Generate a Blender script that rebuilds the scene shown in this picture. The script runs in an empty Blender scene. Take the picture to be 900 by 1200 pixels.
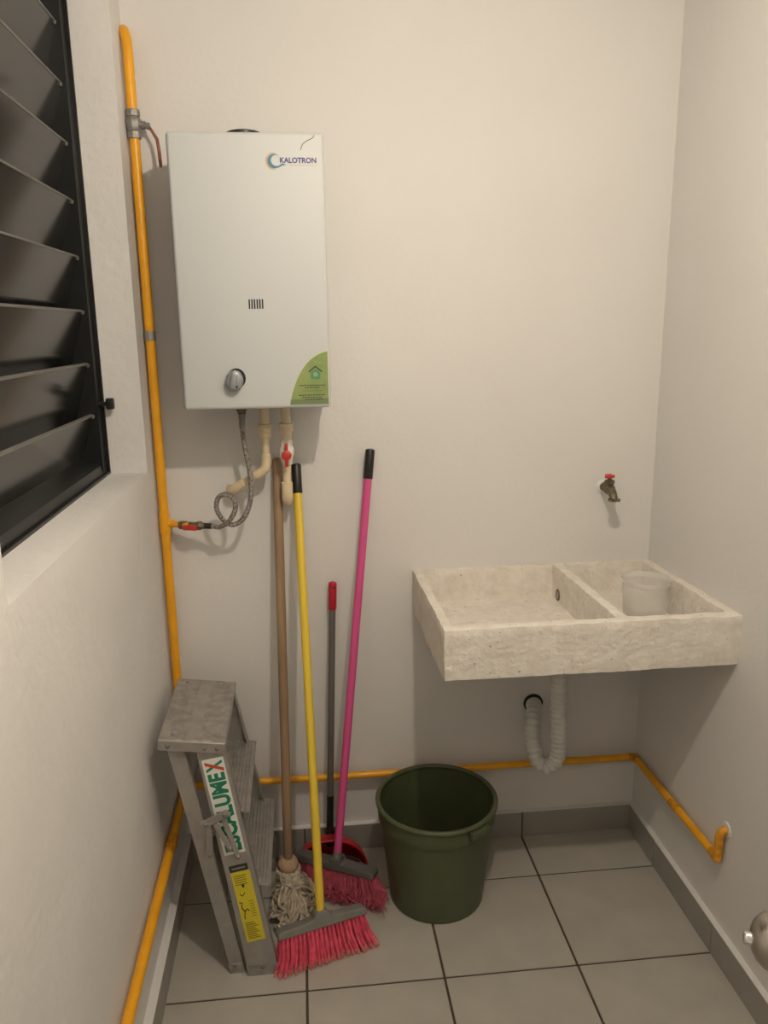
import bpy, bmesh, math, random
from mathutils import Vector, Matrix, noise
random.seed(7)
SC = bpy.context.scene
COL = SC.collection

# ------------------------------------------------------------------ camera
cam_d = bpy.data.cameras.new('camera')
cam_d.sensor_fit = 'VERTICAL'; cam_d.sensor_height = 36.0
cam_d.lens = 927.0 / 1200.0 * 36.0
cam_d.clip_start = 0.02
cam = bpy.data.objects.new('camera', cam_d); COL.objects.link(cam)
_f = Vector((0.09854, 0.96843, -0.22899)); _r = Vector((0.99447, -0.10426, -0.01297)); _u = Vector((0.03643, 0.22644, 0.97334))
cam.matrix_world = Matrix(((_r.x, _u.x, -_f.x, 0.0), (_r.y, _u.y, -_f.y, 0.0), (_r.z, _u.z, -_f.z, 1.5), (0, 0, 0, 1)))
SC.camera = cam

# ------------------------------------------------------------------ world, exposure
world = bpy.data.worlds.new('world'); SC.world = world; world.use_nodes = True
world.node_tree.nodes['Background'].inputs[0].default_value = (0.9, 0.78, 0.63, 1)
world.node_tree.nodes['Background'].inputs[1].default_value = 0.55
SC.view_settings.view_transform = 'Standard'; SC.view_settings.look = 'None'
SC.view_settings.exposure = 0.0; SC.view_settings.gamma = 1.0
SC.view_settings.use_curve_mapping = False
BULB = (0.27, 0.78, 2.17)          # the bare bulb under the ceiling: the room's only lamp
BULB_STRENGTH = 1880.0
BULB_COLOR = (1.0, 0.87, 0.715)

# ------------------------------------------------------------------ room dimensions
XL, XR, YB, YF, ZC = -0.378, 0.957, 2.056, -0.15, 2.33

# ------------------------------------------------------------------ materials
MATS = {}
def mat(name, color, rough=0.6, metal=0.0, vary=0.0, vscale=8.0, bump=0.0, bscale=60.0, color2=None, emit=None,
        trans=0.0, spec=0.5, alpha=1.0, stretch=(1, 1, 1), detail=4.0, coat=0.0, speck=None, sss=0.0):
    m = bpy.data.materials.new(name); m.use_nodes = True
    nt = m.node_tree; N = nt.nodes; L = nt.links
    b = N['Principled BSDF']
    b.inputs['Base Color'].default_value = (*color, 1)
    b.inputs['Roughness'].default_value = rough
    b.inputs['Metallic'].default_value = metal
    b.inputs['Specular IOR Level'].default_value = spec
    b.inputs['Transmission Weight'].default_value = trans
    b.inputs['Coat Weight'].default_value = coat
    b.inputs['Alpha'].default_value = alpha
    if emit:
        b.inputs['Emission Color'].default_value = (*emit[0], 1)
        b.inputs['Emission Strength'].default_value = emit[1]
    if vary or bump or speck:
        tc = N.new('ShaderNodeTexCoord'); mp = N.new('ShaderNodeMapping')
        mp.inputs['Scale'].default_value = stretch
        L.new(tc.outputs['Object'], mp.inputs['Vector'])
    if vary:
        n = N.new('ShaderNodeTexNoise'); n.inputs['Scale'].default_value = vscale; n.inputs['Detail'].default_value = detail
        L.new(mp.outputs['Vector'], n.inputs['Vector'])
        r = N.new('ShaderNodeValToRGB')
        c2 = color2 if color2 else tuple(c * (1 - vary) for c in color)
        r.color_ramp.elements[0].color = (*c2, 1); r.color_ramp.elements[1].color = (*color, 1)
        r.color_ramp.elements[0].position = 0.35; r.color_ramp.elements[1].position = 0.65
        L.new(n.outputs['Fac'], r.inputs['Fac'])
        out = r.outputs['Color']
        if speck:                                   # small dark pits or flecks: (colour, scale, threshold)
            v = N.new('ShaderNodeTexNoise'); v.inputs['Scale'].default_value = speck[1]; v.inputs['Detail'].default_value = 2
            L.new(mp.outputs['Vector'], v.inputs['Vector'])
            rr = N.new('ShaderNodeValToRGB'); rr.color_ramp.elements[0].position = speck[2]; rr.color_ramp.elements[1].position = speck[2] + 0.04
            L.new(v.outputs['Fac'], rr.inputs['Fac'])
            mx = N.new('ShaderNodeMix'); mx.data_type = 'RGBA'
            L.new(rr.outputs['Color'], mx.inputs['Factor'])
            L.new(out, mx.inputs[6]); mx.inputs[7].default_value = (*speck[0], 1)
            out = mx.outputs[2]
        L.new(out, b.inputs['Base Color'])
    if bump:
        n2 = N.new('ShaderNodeTexNoise'); n2.inputs['Scale'].default_value = bscale; n2.inputs['Detail'].default_value = 5
        L.new(mp.outputs['Vector'], n2.inputs['Vector'])
        bp = N.new('ShaderNodeBump'); bp.inputs['Strength'].default_value = bump; bp.inputs['Distance'].default_value = 0.004
        L.new(n2.outputs['Fac'], bp.inputs['Height']); L.new(bp.outputs['Normal'], b.inputs['Normal'])
    MATS[name] = m
    return m

WHITE = mat('white_wall_paint', (0.725, 0.715, 0.695), 0.65, vary=0.03, vscale=3, bump=0.16, bscale=70, spec=0.3)
ROUGHW = mat('rough_white_plaster', (0.74, 0.73, 0.71), 0.7, vary=0.04, vscale=5, bump=0.6, bscale=38, spec=0.25)
CEILM = mat('ceiling_paint', (0.66, 0.65, 0.63), 0.8, bump=0.1)
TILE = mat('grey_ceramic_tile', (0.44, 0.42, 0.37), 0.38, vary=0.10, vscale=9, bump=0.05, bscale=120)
GROUT = mat('dark_grout', (0.07, 0.058, 0.042), 0.9, bump=0.3, bscale=200)
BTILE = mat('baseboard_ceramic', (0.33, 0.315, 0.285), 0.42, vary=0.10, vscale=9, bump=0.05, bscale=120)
YEL = mat('yellow_gas_paint', (0.86, 0.40, 0.012), 0.38, vary=0.10, vscale=25, bump=0.1, bscale=90)
YELJ = mat('yellow_brazed_joint', (0.78, 0.34, 0.015), 0.5, vary=0.35, vscale=60)
ENAMEL = mat('white_enamel', (0.575, 0.60, 0.60), 0.5, spec=0.3)
DARKPL = mat('black_plastic', (0.012, 0.012, 0.012), 0.4)
BLACKAL = mat('black_aluminium', (0.007, 0.008, 0.008), 0.36)
LOUV = mat('dark_louvre_glass', (0.016, 0.017, 0.016), 0.16, spec=0.65, vary=0.3, vscale=4)
LEDGE = mat('louvre_edge', (0.16, 0.155, 0.14), 0.35)
CHROME = mat('chrome', (0.72, 0.71, 0.69), 0.2, metal=1.0)
SATIN = mat('satin_steel', (0.40, 0.365, 0.325), 0.34, metal=1.0)
SILVER = mat('silver_plastic', (0.33, 0.35, 0.37), 0.35, metal=0.45)
STEEL = mat('galvanised_steel', (0.30, 0.29, 0.27), 0.5, metal=0.5, vary=0.25, vscale=60)
BRASS = mat('old_brass', (0.20, 0.165, 0.105), 0.45, metal=0.6, vary=0.4, vscale=90)
RUST = mat('rusty_lever', (0.30, 0.11, 0.06), 0.6, vary=0.4, vscale=80)
REDP = mat('red_plastic', (0.52, 0.035, 0.03), 0.38)
CPVC = mat('cream_cpvc', (0.74, 0.62, 0.42), 0.42, vary=0.06, vscale=20)
WPVC = mat('white_pvc', (0.78, 0.76, 0.70), 0.4)
BRAID = mat('steel_braid', (0.50, 0.47, 0.44), 0.38, metal=0.75, vary=0.7, vscale=260, bump=0.8, bscale=420, detail=1.0, color2=(0.17, 0.155, 0.15))
WOOD = mat('grey_brown_wood', (0.33, 0.215, 0.125), 0.65, vary=0.3, vscale=30, stretch=(1, 1, 0.06), bump=0.15)
YELH = mat('yellow_handle', (0.76, 0.55, 0.05), 0.35)
PINKH = mat('magenta_handle', (0.64, 0.085, 0.27), 0.35)
DGREY = mat('grey_metal_handle', (0.17, 0.16, 0.15), 0.4, metal=0.3)
REDG = mat('red_grip', (0.45, 0.012, 0.03), 0.35)
PINKB = mat('pink_bristle', (0.92, 0.125, 0.21), 0.5, vary=0.3, vscale=60)
PINKF = mat('faded_pink_bristle', (0.60, 0.11, 0.165), 0.7, vary=0.35, vscale=90)
TIPF = mat('frayed_pink_tip', (0.78, 0.22, 0.22), 0.6)
GREYPL = mat('grey_plastic_block', (0.20, 0.195, 0.175), 0.5, vary=0.12, vscale=30)
DKBLOCK = mat('charcoal_plastic_block', (0.105, 0.10, 0.095), 0.5)
DUST = mat('red_dustpan_plastic', (0.42, 0.010, 0.018), 0.33)
COTTON = mat('mop_cotton', (0.60, 0.52, 0.40), 0.95, vary=0.35, vscale=60, bump=0.5, bscale=300)
COLLAR = mat('tan_mop_collar', (0.46, 0.31, 0.19), 0.6, vary=0.2, vscale=40)
GREEN = mat('dark_green_plastic', (0.078, 0.092, 0.044), 0.42, vary=0.12, vscale=12)
CONC = mat('cast_concrete', (0.80, 0.76, 0.69), 0.9, vary=0.30, vscale=34, bump=1.0, bscale=75, color2=(0.71, 0.66, 0.585), detail=8, speck=((0.36, 0.31, 0.25), 110, 0.69))
ALU = mat('aluminium', (0.40, 0.385, 0.36), 0.46, metal=0.55, vary=0.16, vscale=25, bump=0.1, bscale=90)
ALUD = mat('worn_aluminium', (0.40, 0.38, 0.35), 0.55, metal=0.45, vary=0.3, vscale=45)
RUBBER = mat('dark_rubber', (0.02, 0.019, 0.018), 0.7)
STK_W = mat('sticker_white', (0.78, 0.78, 0.74), 0.4)
STK_G = mat('sticker_green_ink', (0.012, 0.21, 0.115), 0.4)
STK_R = mat('sticker_red_ink', (0.55, 0.07, 0.04), 0.4)
STK_Y = mat('sticker_yellow', (0.66, 0.55, 0.03), 0.4)
STK_K = mat('sticker_black_ink', (0.02, 0.02, 0.018), 0.45)
STK_OL = mat('sticker_olive_ink', (0.22, 0.20, 0.02), 0.45)
LIME = mat('eco_label_green', (0.30, 0.37, 0.13), 0.4, vary=1, vscale=18, color2=(0.21, 0.30, 0.10))
LIMED = mat('eco_label_dark_green', (0.17, 0.22, 0.11), 0.4)
LIMEB = mat('eco_label_border', (0.60, 0.66, 0.44), 0.4)
ECOI = mat('eco_label_icon_green', (0.10, 0.26, 0.14), 0.4)
BROWNI = mat('eco_label_brown_ink', (0.05, 0.045, 0.025), 0.5)
NAVY = mat('logo_navy', (0.05, 0.045, 0.20), 0.4)
TEAL = mat('logo_teal', (0.05, 0.19, 0.27), 0.4)
ORANGE = mat('logo_orange', (0.62, 0.38, 0.21), 0.4)
PINKI = mat('logo_pink_ink', (0.62, 0.44, 0.42), 0.4)
DOORM = mat('white_door_paint', (0.70, 0.68, 0.64), 0.45)
CORR = mat('grey_corrugated_plastic', (0.66, 0.66, 0.63), 0.5)
BULBM = mat('bulb_glow', (0.9, 0.9, 0.9), 0.4, emit=(BULB_COLOR, BULB_STRENGTH))
CUPM = mat('frosted_polypropylene', (0.80, 0.79, 0.76), 0.3, alpha=0.22)
CUPR = mat('frosted_rim', (0.82, 0.81, 0.78), 0.3, alpha=0.45)

# ------------------------------------------------------------------ mesh helpers
def vec(p): return Vector(p)
class MB:
    def __init__(s): s.v = []; s.f = []
    def add(s, v, f):
        o = len(s.v); s.v += [Vector(p) for p in v]; s.f += [tuple(i + o for i in q) for q in f]; return s
    def hexa(s, bot, top):
        return s.add(list(bot) + list(top), [(3, 2, 1, 0), (4, 5, 6, 7), (0, 1, 5, 4), (1, 2, 6, 5), (2, 3, 7, 6), (3, 0, 4, 7)])
    def box(s, a, b):
        x0, y0, z0 = a; x1, y1, z1 = b
        return s.hexa([(x0, y0, z0), (x1, y0, z0), (x1, y1, z0), (x0, y1, z0)], [(x0, y0, z1), (x1, y0, z1), (x1, y1, z1), (x0, y1, z1)])
    def rbox(s, c, half, bev=0.003, axes=((1, 0, 0), (0, 1, 0), (0, 0, 1)), seg=2):
        bm = bmesh.new(); bmesh.ops.create_cube(bm, size=2)
        for v in bm.verts: v.co = Vector((v.co.x * half[0], v.co.y * half[1], v.co.z * half[2]))
        if bev: bmesh.ops.bevel(bm, geom=bm.edges[:], offset=bev, segments=seg, affect='EDGES', profile=0.5)
        ax = [Vector(a).normalized() for a in axes]; c = Vector(c)
        bm.verts.index_update()
        s.add([c + ax[0] * v.co.x + ax[1] * v.co.y + ax[2] * v.co.z for v in bm.verts], [[v.index for v in f.verts] for f in bm.faces])
        bm.free(); return s
    def tube(s, path, r, seg=12, cap=True):
        P = [Vector(p) for p in path]; n = len(P)
        R = [r] * n if not hasattr(r, '__len__') else list(r)
        T = []
        for i in range(n):
            t = P[min(i + 1, n - 1)] - P[max(i - 1, 0)]
            T.append(t.normalized() if t.length > 1e-9 else (T[-1] if T else Vector((0, 0, 1))))
        a = Vector((0, 0, 1)) if abs(T[0].z) < 0.9 else Vector((1, 0, 0))
        nrm = (a - T[0] * a.dot(T[0])).normalized()
        vs = []
        for i in range(n):
            nrm = nrm - T[i] * nrm.dot(T[i]); nrm.normalize(); bn = T[i].cross(nrm)
            for k in range(seg):
                w = 2 * math.pi * k / seg
                vs.append(P[i] + (nrm * math.cos(w) + bn * math.sin(w)) * R[i])
        fs = [(i * seg + k, i * seg + (k + 1) % seg, (i + 1) * seg + (k + 1) % seg, (i + 1) * seg + k) for i in range(n - 1) for k in range(seg)]
        if cap: fs += [tuple(range(seg - 1, -1, -1)), tuple((n - 1) * seg + k for k in range(seg))]
        return s.add(vs, fs)
    def lathe(s, prof, o, axis=(0, 0, 1), seg=32, cap=True):
        ax = Vector(axis).normalized(); a = Vector((1, 0, 0)) if abs(ax.x) < 0.9 else Vector((0, 1, 0))
        u = (a - ax * a.dot(ax)).normalized(); w = ax.cross(u); o = Vector(o); n = len(prof); vs = []
        for r, h in prof:
            for k in range(seg):
                t = 2 * math.pi * k / seg
                vs.append(o + ax * h + (u * math.cos(t) + w * math.sin(t)) * max(r, 1e-5))
        fs = [(i * seg + k, i * seg + (k + 1) % seg, (i + 1) * seg + (k + 1) % seg, (i + 1) * seg + k) for i in range(n - 1) for k in range(seg)]
        if cap: fs += [tuple(range(seg - 1, -1, -1)), tuple((n - 1) * seg + k for k in range(seg))]
        return s.add(vs, fs)
    def prism(s, outline, o, u, v, t):
        o = Vector(o); u = Vector(u).normalized(); v = Vector(v).normalized(); w = u.cross(v).normalized(); n = len(outline)
        A = [o + u * x + v * y for x, y in outline]; B = [p + w * t for p in A]
        return s.add(A + B, [tuple(range(n - 1, -1, -1)), tuple(range(n, 2 * n))] + [(i, (i + 1) % n, n + (i + 1) % n, n + i) for i in range(n)])
    def build(s, name, material, parent=None, smooth=35, recalc=True):
        org = Vector(parent['_o']) if parent is not None else Vector((0, 0, 0))
        me = bpy.data.meshes.new(name)
        me.from_pydata([tuple(p - org) for p in s.v], [], s.f); me.update()
        if recalc:
            bm = bmesh.new(); bm.from_mesh(me); bmesh.ops.recalc_face_normals(bm, faces=bm.faces[:]); bm.to_mesh(me); bm.free()
        me.materials.append(material)
        if smooth:
            for p in me.polygons: p.use_smooth = True
            me.set_sharp_from_angle(angle=math.radians(smooth))
        o = bpy.data.objects.new(name, me); COL.objects.link(o)
        if parent is not None: o.parent = parent
        o['_o'] = tuple(org)
        return o

def cat(pts, n=8):
    P = [Vector(p) for p in pts]; out = []
    Q = [P[0] * 2 - P[1]] + P + [P[-1] * 2 - P[-2]]
    for i in range(1, len(Q) - 2):
        a, b, c, d = Q[i - 1:i + 3]
        for k in range(n):
            t = k / n
            out.append(0.5 * ((2 * b) + (c - a) * t + (2 * a - 5 * b + 4 * c - d) * t * t + (3 * b - a - 3 * c + d) * t ** 3))
    out.append(P[-1]); return out
def tag(o, label, category, group=None):
    o['label'] = label; o['category'] = category
    if group: o['group'] = group
    return o
def thing(name, label, category, loc, group=None):
    o = bpy.data.objects.new(name, None); o.empty_display_size = 0.05; COL.objects.link(o)
    o.location = loc; o['_o'] = tuple(loc)
    return tag(o, label, category, group)
def struct(o): o['kind'] = 'structure'; return o
def stuff(o): o['kind'] = 'stuff'; return o
def text_mesh(body, size, bold=0.0, xscale=1.0):
    c = bpy.data.curves.new('lettering', 'FONT'); c.body = body; c.size = size; c.offset = bold; c.resolution_u = 3
    t = bpy.data.objects.new('lettering', c); COL.objects.link(t)
    dg = bpy.context.evaluated_depsgraph_get(); dg.update()
    me = bpy.data.meshes.new_from_object(t.evaluated_get(dg))
    v = [(p.co.x * xscale, p.co.y) for p in me.vertices]; f = [tuple(p.vertices) for p in me.polygons]
    bpy.data.objects.remove(t); bpy.data.curves.remove(c); bpy.data.meshes.remove(me)
    return v, f
def place_text(mb, body, o, u, v, width, height, bold=0.0):
    vs, fs = text_mesh(body, 1.0, bold)
    x0 = min(p[0] for p in vs); x1 = max(p[0] for p in vs); y0 = min(p[1] for p in vs); y1 = max(p[1] for p in vs)
    o = Vector(o); u = Vector(u).normalized(); v = Vector(v).normalized()
    mb.add([o + u * ((p[0] - x0) / (x1 - x0) * width) + v * ((p[1] - y0) / (y1 - y0) * height) for p in vs], fs)

# ------------------------------------------------------------------ the room shell
WT = 0.14
WY0, WY1, WZ0, WZ1 = 0.99, 1.94, 1.162, 2.26      # window opening in the left wall
floor = struct(MB().box((XL - WT, YF - WT, -0.06), (XR + WT, YB + WT, -0.003)).build('floor', GROUT))
gx = [XL, -0.037, 0.287, 0.611, XR]; gy = [YF, 0.254, 0.577, 0.90, 1.223, 1.546, 1.868, YB]
TM = {}
def tile_piece(name, sx, sy, sz, material, parent, loc, bev=0.0012):
    k = (name, round(sx, 4), round(sy, 4), round(sz, 4))
    if k not in TM:
        o = MB().rbox((0, 0, 0), (sx / 2, sy / 2, sz / 2), bev, seg=1).build(name, material, None, smooth=20); TM[k] = o.data
    else:
        o = bpy.data.objects.new(name, TM[k]); COL.objects.link(o)
    o.parent = parent; o.location = loc
G = 0.0029
for i in range(4):
    for j in range(7):
        x0, x1, y0, y1 = gx[i] + G, gx[i + 1] - G, gy[j] + G, gy[j + 1] - G
        tile_piece('floor_tile', x1 - x0, y1 - y0, 0.010, TILE, floor, ((x0 + x1) / 2, (y0 + y1) / 2, -0.005))
struct(MB().box((XL - WT, YF - WT, ZC), (XR + WT, YB + WT, ZC + 0.1)).build('ceiling', CEILM))
struct(MB().box((XL - WT, YB, -0.06), (XR + WT, YB + WT, ZC)).build('wall_back', WHITE))
struct(MB().box((XR, YF - WT, -0.06), (XR + WT, YB, ZC)).build('wall_right', WHITE))
wl = MB()
wl.box((XL - WT, YF - WT, -0.06), (XL, YB, WZ0)).box((XL - WT, YF - WT, WZ1), (XL, YB, ZC))
wl.box((XL - WT, YF - WT, WZ0), (XL, WY0, WZ1)).box((XL - WT, WY1, WZ0), (XL, YB, WZ1))
struct(wl.build('wall_left', ROUGHW))
DX0, DX1, DZ = -0.36, 0.285, 2.08                      # doorway behind the camera
wf = MB()
wf.box((XL, YF - WT, -0.06), (DX0, YF, ZC)).box((DX1, YF - WT, -0.06), (XR, YF, ZC)).box((DX0, YF - WT, DZ), (DX1, YF, ZC))
struct(wf.build('wall_front', WHITE))
# baseboards: cut tiles on a painted mortar bed
BH = 0.081
def baseboard(name, a, b, cuts, axis, sign, pos, th):
    mb = MB()
    if axis == 'x': mb.box((a, min(pos, pos + sign * th), 0.0), (b, max(pos, pos + sign * th), BH - 0.002))
    else: mb.box((min(pos, pos + sign * th), a, 0.0), (max(pos, pos + sign * th), b, BH - 0.002))
    base = struct(mb.build(name, GROUT, smooth=0))
    cuts = [a] + [c for c in cuts if a < c < b] + [b]
    for c0, c1 in zip(cuts[:-1], cuts[1:]):
        l = c1 - c0 - 0.003; m = (c0 + c1) / 2; p = pos + sign * (th + 0.003)
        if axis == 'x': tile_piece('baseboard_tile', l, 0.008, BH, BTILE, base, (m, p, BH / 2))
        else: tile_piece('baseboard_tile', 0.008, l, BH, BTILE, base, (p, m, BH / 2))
    lg = MB()
    q0, q1 = sorted((pos, pos + sign * (th + 0.0066)))
    if axis == 'x': lg.box((a, q0, BH - 0.0005), (b, q1, BH + 0.0015))
    else: lg.box((q0, a, BH - 0.0005), (q1, b, BH + 0.0015))
    o = lg.build('painted_ledge', WHITE, base); o['label'] = 'white painted ledge on top of the tiles'
baseboard('baseboard_back', XL, XR, gx[1:4], 'x', -1, YB, 0.008)
baseboard('baseboard_right', YF, YB - 0.016, gy[1:7], 'y', -1, XR, 0.008)
baseboard('baseboard_left', YF, YB - 0.016, gy[1:7], 'y', 1, XL, 0.013)

# ------------------------------------------------------------------ louvre window in the left wall
FX = -0.472                                             # inner face of the black frame
win = struct(thing('window_1', 'black louvre window with dark glass slats in the white wall', 'window', (FX, WY1, WZ0)))
del win['label'], win['category']
fr = MB()
FW, FD = 0.036, 0.05
fr.box((FX - FD, WY0, WZ0), (FX, WY0 + FW, WZ1)).box((FX - FD, WY1 - FW, WZ0), (FX, WY1, WZ1))
fr.box((FX - FD, WY0, WZ1 - FW), (FX, WY1, WZ1))
fr.hexa([(FX - FD, WY0, WZ0), (FX, WY0, WZ0), (FX, WY1, WZ0), (FX - FD, WY1, WZ0)],
        [(FX - FD, WY0, WZ0 + 0.05), (FX - 0.004, WY0, WZ0 + 0.026), (FX - 0.004, WY1, WZ0 + 0.026), (FX - FD, WY1, WZ0 + 0.05)])
fr.build('frame', BLACKAL, win)
lip = MB()
lip.box((FX, WY1 - 0.006, WZ0), (FX + 0.008, WY1 + 0.0, WZ1)).box((FX, WY0, WZ0), (FX + 0.008, WY1, WZ0 + 0.006))
lip.build('frame_lip', BLACKAL, win)
SL = 0.1175
nsl = 9; a_t = math.radians(17)
for k in range(nsl):
    ztop = 1.307 + SL * k
    if ztop > WZ1 - 0.02: break
    up = Vector((math.sin(a_t), 0, math.cos(a_t))); nn = Vector((math.cos(a_t), 0, -math.sin(a_t)))
    hl = 0.067
    c = Vector((FX - 0.014, 0, ztop)) - up * hl
    y0, y1 = WY0 + FW - 0.002, WY1 - FW + 0.002
    sl = MB().rbox((c.x, (y0 + y1) / 2, c.z), (0.0025, (y1 - y0) / 2, hl), 0.0006, axes=(nn, (0, 1, 0), up), seg=1).build('slat', LOUV, win)
    MB().rbox(tuple(c + up * hl + Vector((0, (y0 + y1) / 2, 0))), (0.0040, (y1 - y0) / 2 - 0.004, 0.0020), 0.0005, axes=(nn, (0, 1, 0), up), seg=1).build('slat_edge', LEDGE, sl)
    MB().rbox((c.x + up.x * hl + 0.002, y1 - 0.004, c.z + up.z * hl - 0.004), (0.003, 0.005, 0.004), 0.001, axes=(nn, (0, 1, 0), up), seg=1).build('slat_clip', LEDGE, sl)
ck = MB()
ck.lathe([(0.007, 0), (0.007, 0.012), (0.005, 0.013), (0.005, 0.02)], (FX - 0.002, 1.918, 1.331), (1, 0, 0), 14)
ck.rbox((FX + 0.026, 1.918, 1.331), (0.009, 0.008, 0.013), 0.003)
ck.build('crank_knob', DARKPL, win)

# ------------------------------------------------------------------ door leaf standing open on the right, only its knob in view
kax = Vector((-0.94, 0.34, 0)).normalized(); kdir = Vector((0.34, 0.94, 0)).normalized()       # knob axis, direction of the leaf from its hinge
kc = Vector((0.435, 0.597, 0.923)); kface = kc - kax * 0.060
dctr = kface - kax * 0.018 + kdir * (0.06 - 0.375); dctr.z = 1.03
door = struct(MB().rbox(dctr, (0.018, 0.375, 1.02), 0.002, axes=(kax, kdir, (0, 0, 1))).build('door_1', DOORM))
kb = MB().lathe([(0.032, 0), (0.032, 0.004), (0.026, 0.009), (0.012, 0.011), (0.011, 0.030), (0.015, 0.033), (0.0215, 0.037), (0.0262, 0.044), (0.0288, 0.053), (0.0292, 0.060), (0.0278, 0.068), (0.0243, 0.076), (0.0185, 0.082), (0.0115, 0.0855), (0.006, 0.0865)],
                kface, kax, 40).build('door_knob', SATIN, door, smooth=50)
MB().lathe([(0.0062, 0), (0.0062, 0.006), (0.005, 0.0075), (0.0, 0.008)], kface + kax * 0.0855, kax, 18).build('lock_button', CHROME, kb, smooth=50)

# ------------------------------------------------------------------ ceiling bulb: the lamp that lights the room
lamp = thing('ceiling_lamp', 'bare round bulb in a white socket under the ceiling', 'lamp', (BULB[0], BULB[1], ZC))
MB().lathe([(0.05, 0), (0.05, 0.008), (0.03, 0.016), (0.022, 0.02), (0.022, 0.075), (0.019, 0.08)], (BULB[0], BULB[1], ZC), (0, 0, -1), 28).build('socket', WPVC, lamp)
MB().lathe([(0.014, 0.075), (0.0150, 0.090), (0.0165, 0.120), (0.0165, 0.138), (0.0150, 0.140)], (BULB[0], BULB[1], ZC), (0, 0, -1), 24).build('bulb_body', WPVC, lamp, smooth=60)
MB().lathe([(0.0150, 0.139)] + [(0.020 * math.sin(math.radians(t)), 0.158 - 0.020 * math.cos(math.radians(t))) for t in range(50, 181, 10)], (BULB[0], BULB[1], ZC), (0, 0, -1), 24, cap=False).build('bulb_dome', BULBM, lamp, smooth=60)

# ------------------------------------------------------------------ water heater
HX0, HX1, HY, HZ0, HZ1 = -0.266, 0.0675, 1.84, 1.318, 1.906
wh = thing('water_heater', 'white wall-mounted gas water heater with grey knob and green corner sticker', 'water heater', ((HX0 + HX1) / 2, YB, HZ0))
MB().rbox(((HX0 + HX1) / 2, (YB + HY + 0.03) / 2, (HZ0 + HZ1) / 2 + 0.002), ((HX1 - HX0) / 2 - 0.006, (YB - HY - 0.03) / 2, (HZ1 - HZ0) / 2 - 0.008), 0.003).build('housing', ENAMEL, wh)
cover = MB().rbox(((HX0 + HX1) / 2, HY + 0.045, (HZ0 + HZ1) / 2), ((HX1 - HX0) / 2, 0.045, (HZ1 - HZ0) / 2), 0.009, seg=4).build('front_cover', ENAMEL, wh, smooth=50)
MB().lathe([(0.05, 0), (0.038, 0.020), (0.042, 0.022), (0.042, 0.033), (0.036, 0.036)], (-0.108, 1.955, HZ1 - 0.0135), (0, 0, 1), 32).build('exhaust_collar', DARKPL, wh)
F = HY - 0.0004
U, V = (1, 0, 0), (0, 0, 1)
for k in range(6):
    x = -0.1075 + k * 0.0058
    MB().rbox((x, HY - 0.0002, 1.551), (0.0016, 0.0009, 0.0105), 0.0007, seg=1).build('vent_slot', DARKPL, cover)
def oval(rx, rz, cx, cz, n=28, tilt=0.0):
    return [(cx + rx * math.cos(t) * math.cos(tilt) + rz * math.sin(t) * math.sin(tilt), cz - rx * math.cos(t) * math.sin(tilt) + rz * math.sin(t) * math.cos(tilt)) for t in (2 * math.pi * k / n for k in range(n))]
MB().prism(oval(0.0205, 0.0225, -0.1445, 1.3885), (0, HY + 0.001, 0), U, V, 0.002).build('knob_recess', DARKPL, wh, smooth=0)
dl = MB(); ring_ = [(1.0, 0.0), (1.0, 0.012), (0.93, 0.0165), (0.75, 0.0185)]; nn_ = 28
vs = []
for k_, h_ in ring_:
    vs += [(x, HY - 0.003 - h_, z) for x, z in oval(0.0198 * k_, 0.0240 * k_, -0.149, 1.3835, nn_, 0.18)]
fs = [(i * nn_ + j, i * nn_ + (j + 1) % nn_, (i + 1) * nn_ + (j + 1) % nn_, (i + 1) * nn_ + j) for i in range(len(ring_) - 1) for j in range(nn_)] + [tuple(range((len(ring_) - 1) * nn_, len(ring_) * nn_)), tuple(range(nn_ - 1, -1, -1))]
dl.add(vs, fs)
dl.rbox((-0.150, HY - 0.0225, 1.3835), (0.0075, 0.003, 0.0185), 0.0025, axes=((0.97, 0, -0.22), (0, 1, 0), (0.22, 0, 0.97)))
dl.build('dial', SILVER, wh, smooth=50)
MB().lathe([(0.0024, 0), (0.0024, 0.0195)], (-0.1435, HY - 0.004, 1.371), (0, -1, 0), 8).build('dial_mark', DARKPL, wh)
# corner sticker
ex1, ez0, ex0, ez1 = 0.0625, 1.3265, -0.026, 1.4455
def corner_shape(x0, x1, z0, z1, n=18):
    pts = [(x0, z0), (x1, z0), (x1, z1)]
    for k in range(1, n):
        t = k / n
        # from the top right back down to the lower left along a bulging curve
        a = (1 - t) ** 2; b = 2 * t * (1 - t); c = t * t
        pts.append((a * x1 + b * (x0 + 0.25 * (x1 - x0)) + c * x0, a * z1 + b * (z1 - 0.10 * (z1 - z0)) + c * z0))
    return pts
eco = MB().prism(corner_shape(ex0 - 0.002, ex1 + 0.0015, ez0 - 0.001, ez1 + 0.003), (0, F, 0), U, V, 0.0003).build('eco_label', LIMEB, cover, smooth=0)
MB().prism(corner_shape(ex0, ex1, ez0, ez1), (0, F - 0.0003, 0), U, V, 0.0003).build('label_print', LIME, cover, smooth=0)
y_ = F - 0.0007
MB().prism([(ex0, ez0), (ex1, ez0), (ex1, ez0 + 0.014), (ex0 + 0.002, ez0 + 0.011)], (0, F - 0.0005, 0), U, V, 0.0003).build('label_band', LIMED, cover, smooth=0)
hc = (0.034, 1.396)
MB().prism([(hc[0] - 0.016, hc[1] + 0.005), (hc[0] - 0.014, hc[1] + 0.003), (hc[0], hc[1] + 0.0145), (hc[0] + 0.014, hc[1] + 0.003), (hc[0] + 0.016, hc[1] + 0.005), (hc[0], hc[1] + 0.018)], (0, y_, 0), U, V, 0.0003).build('house_roof_print', BROWNI, cover, smooth=0)
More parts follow.
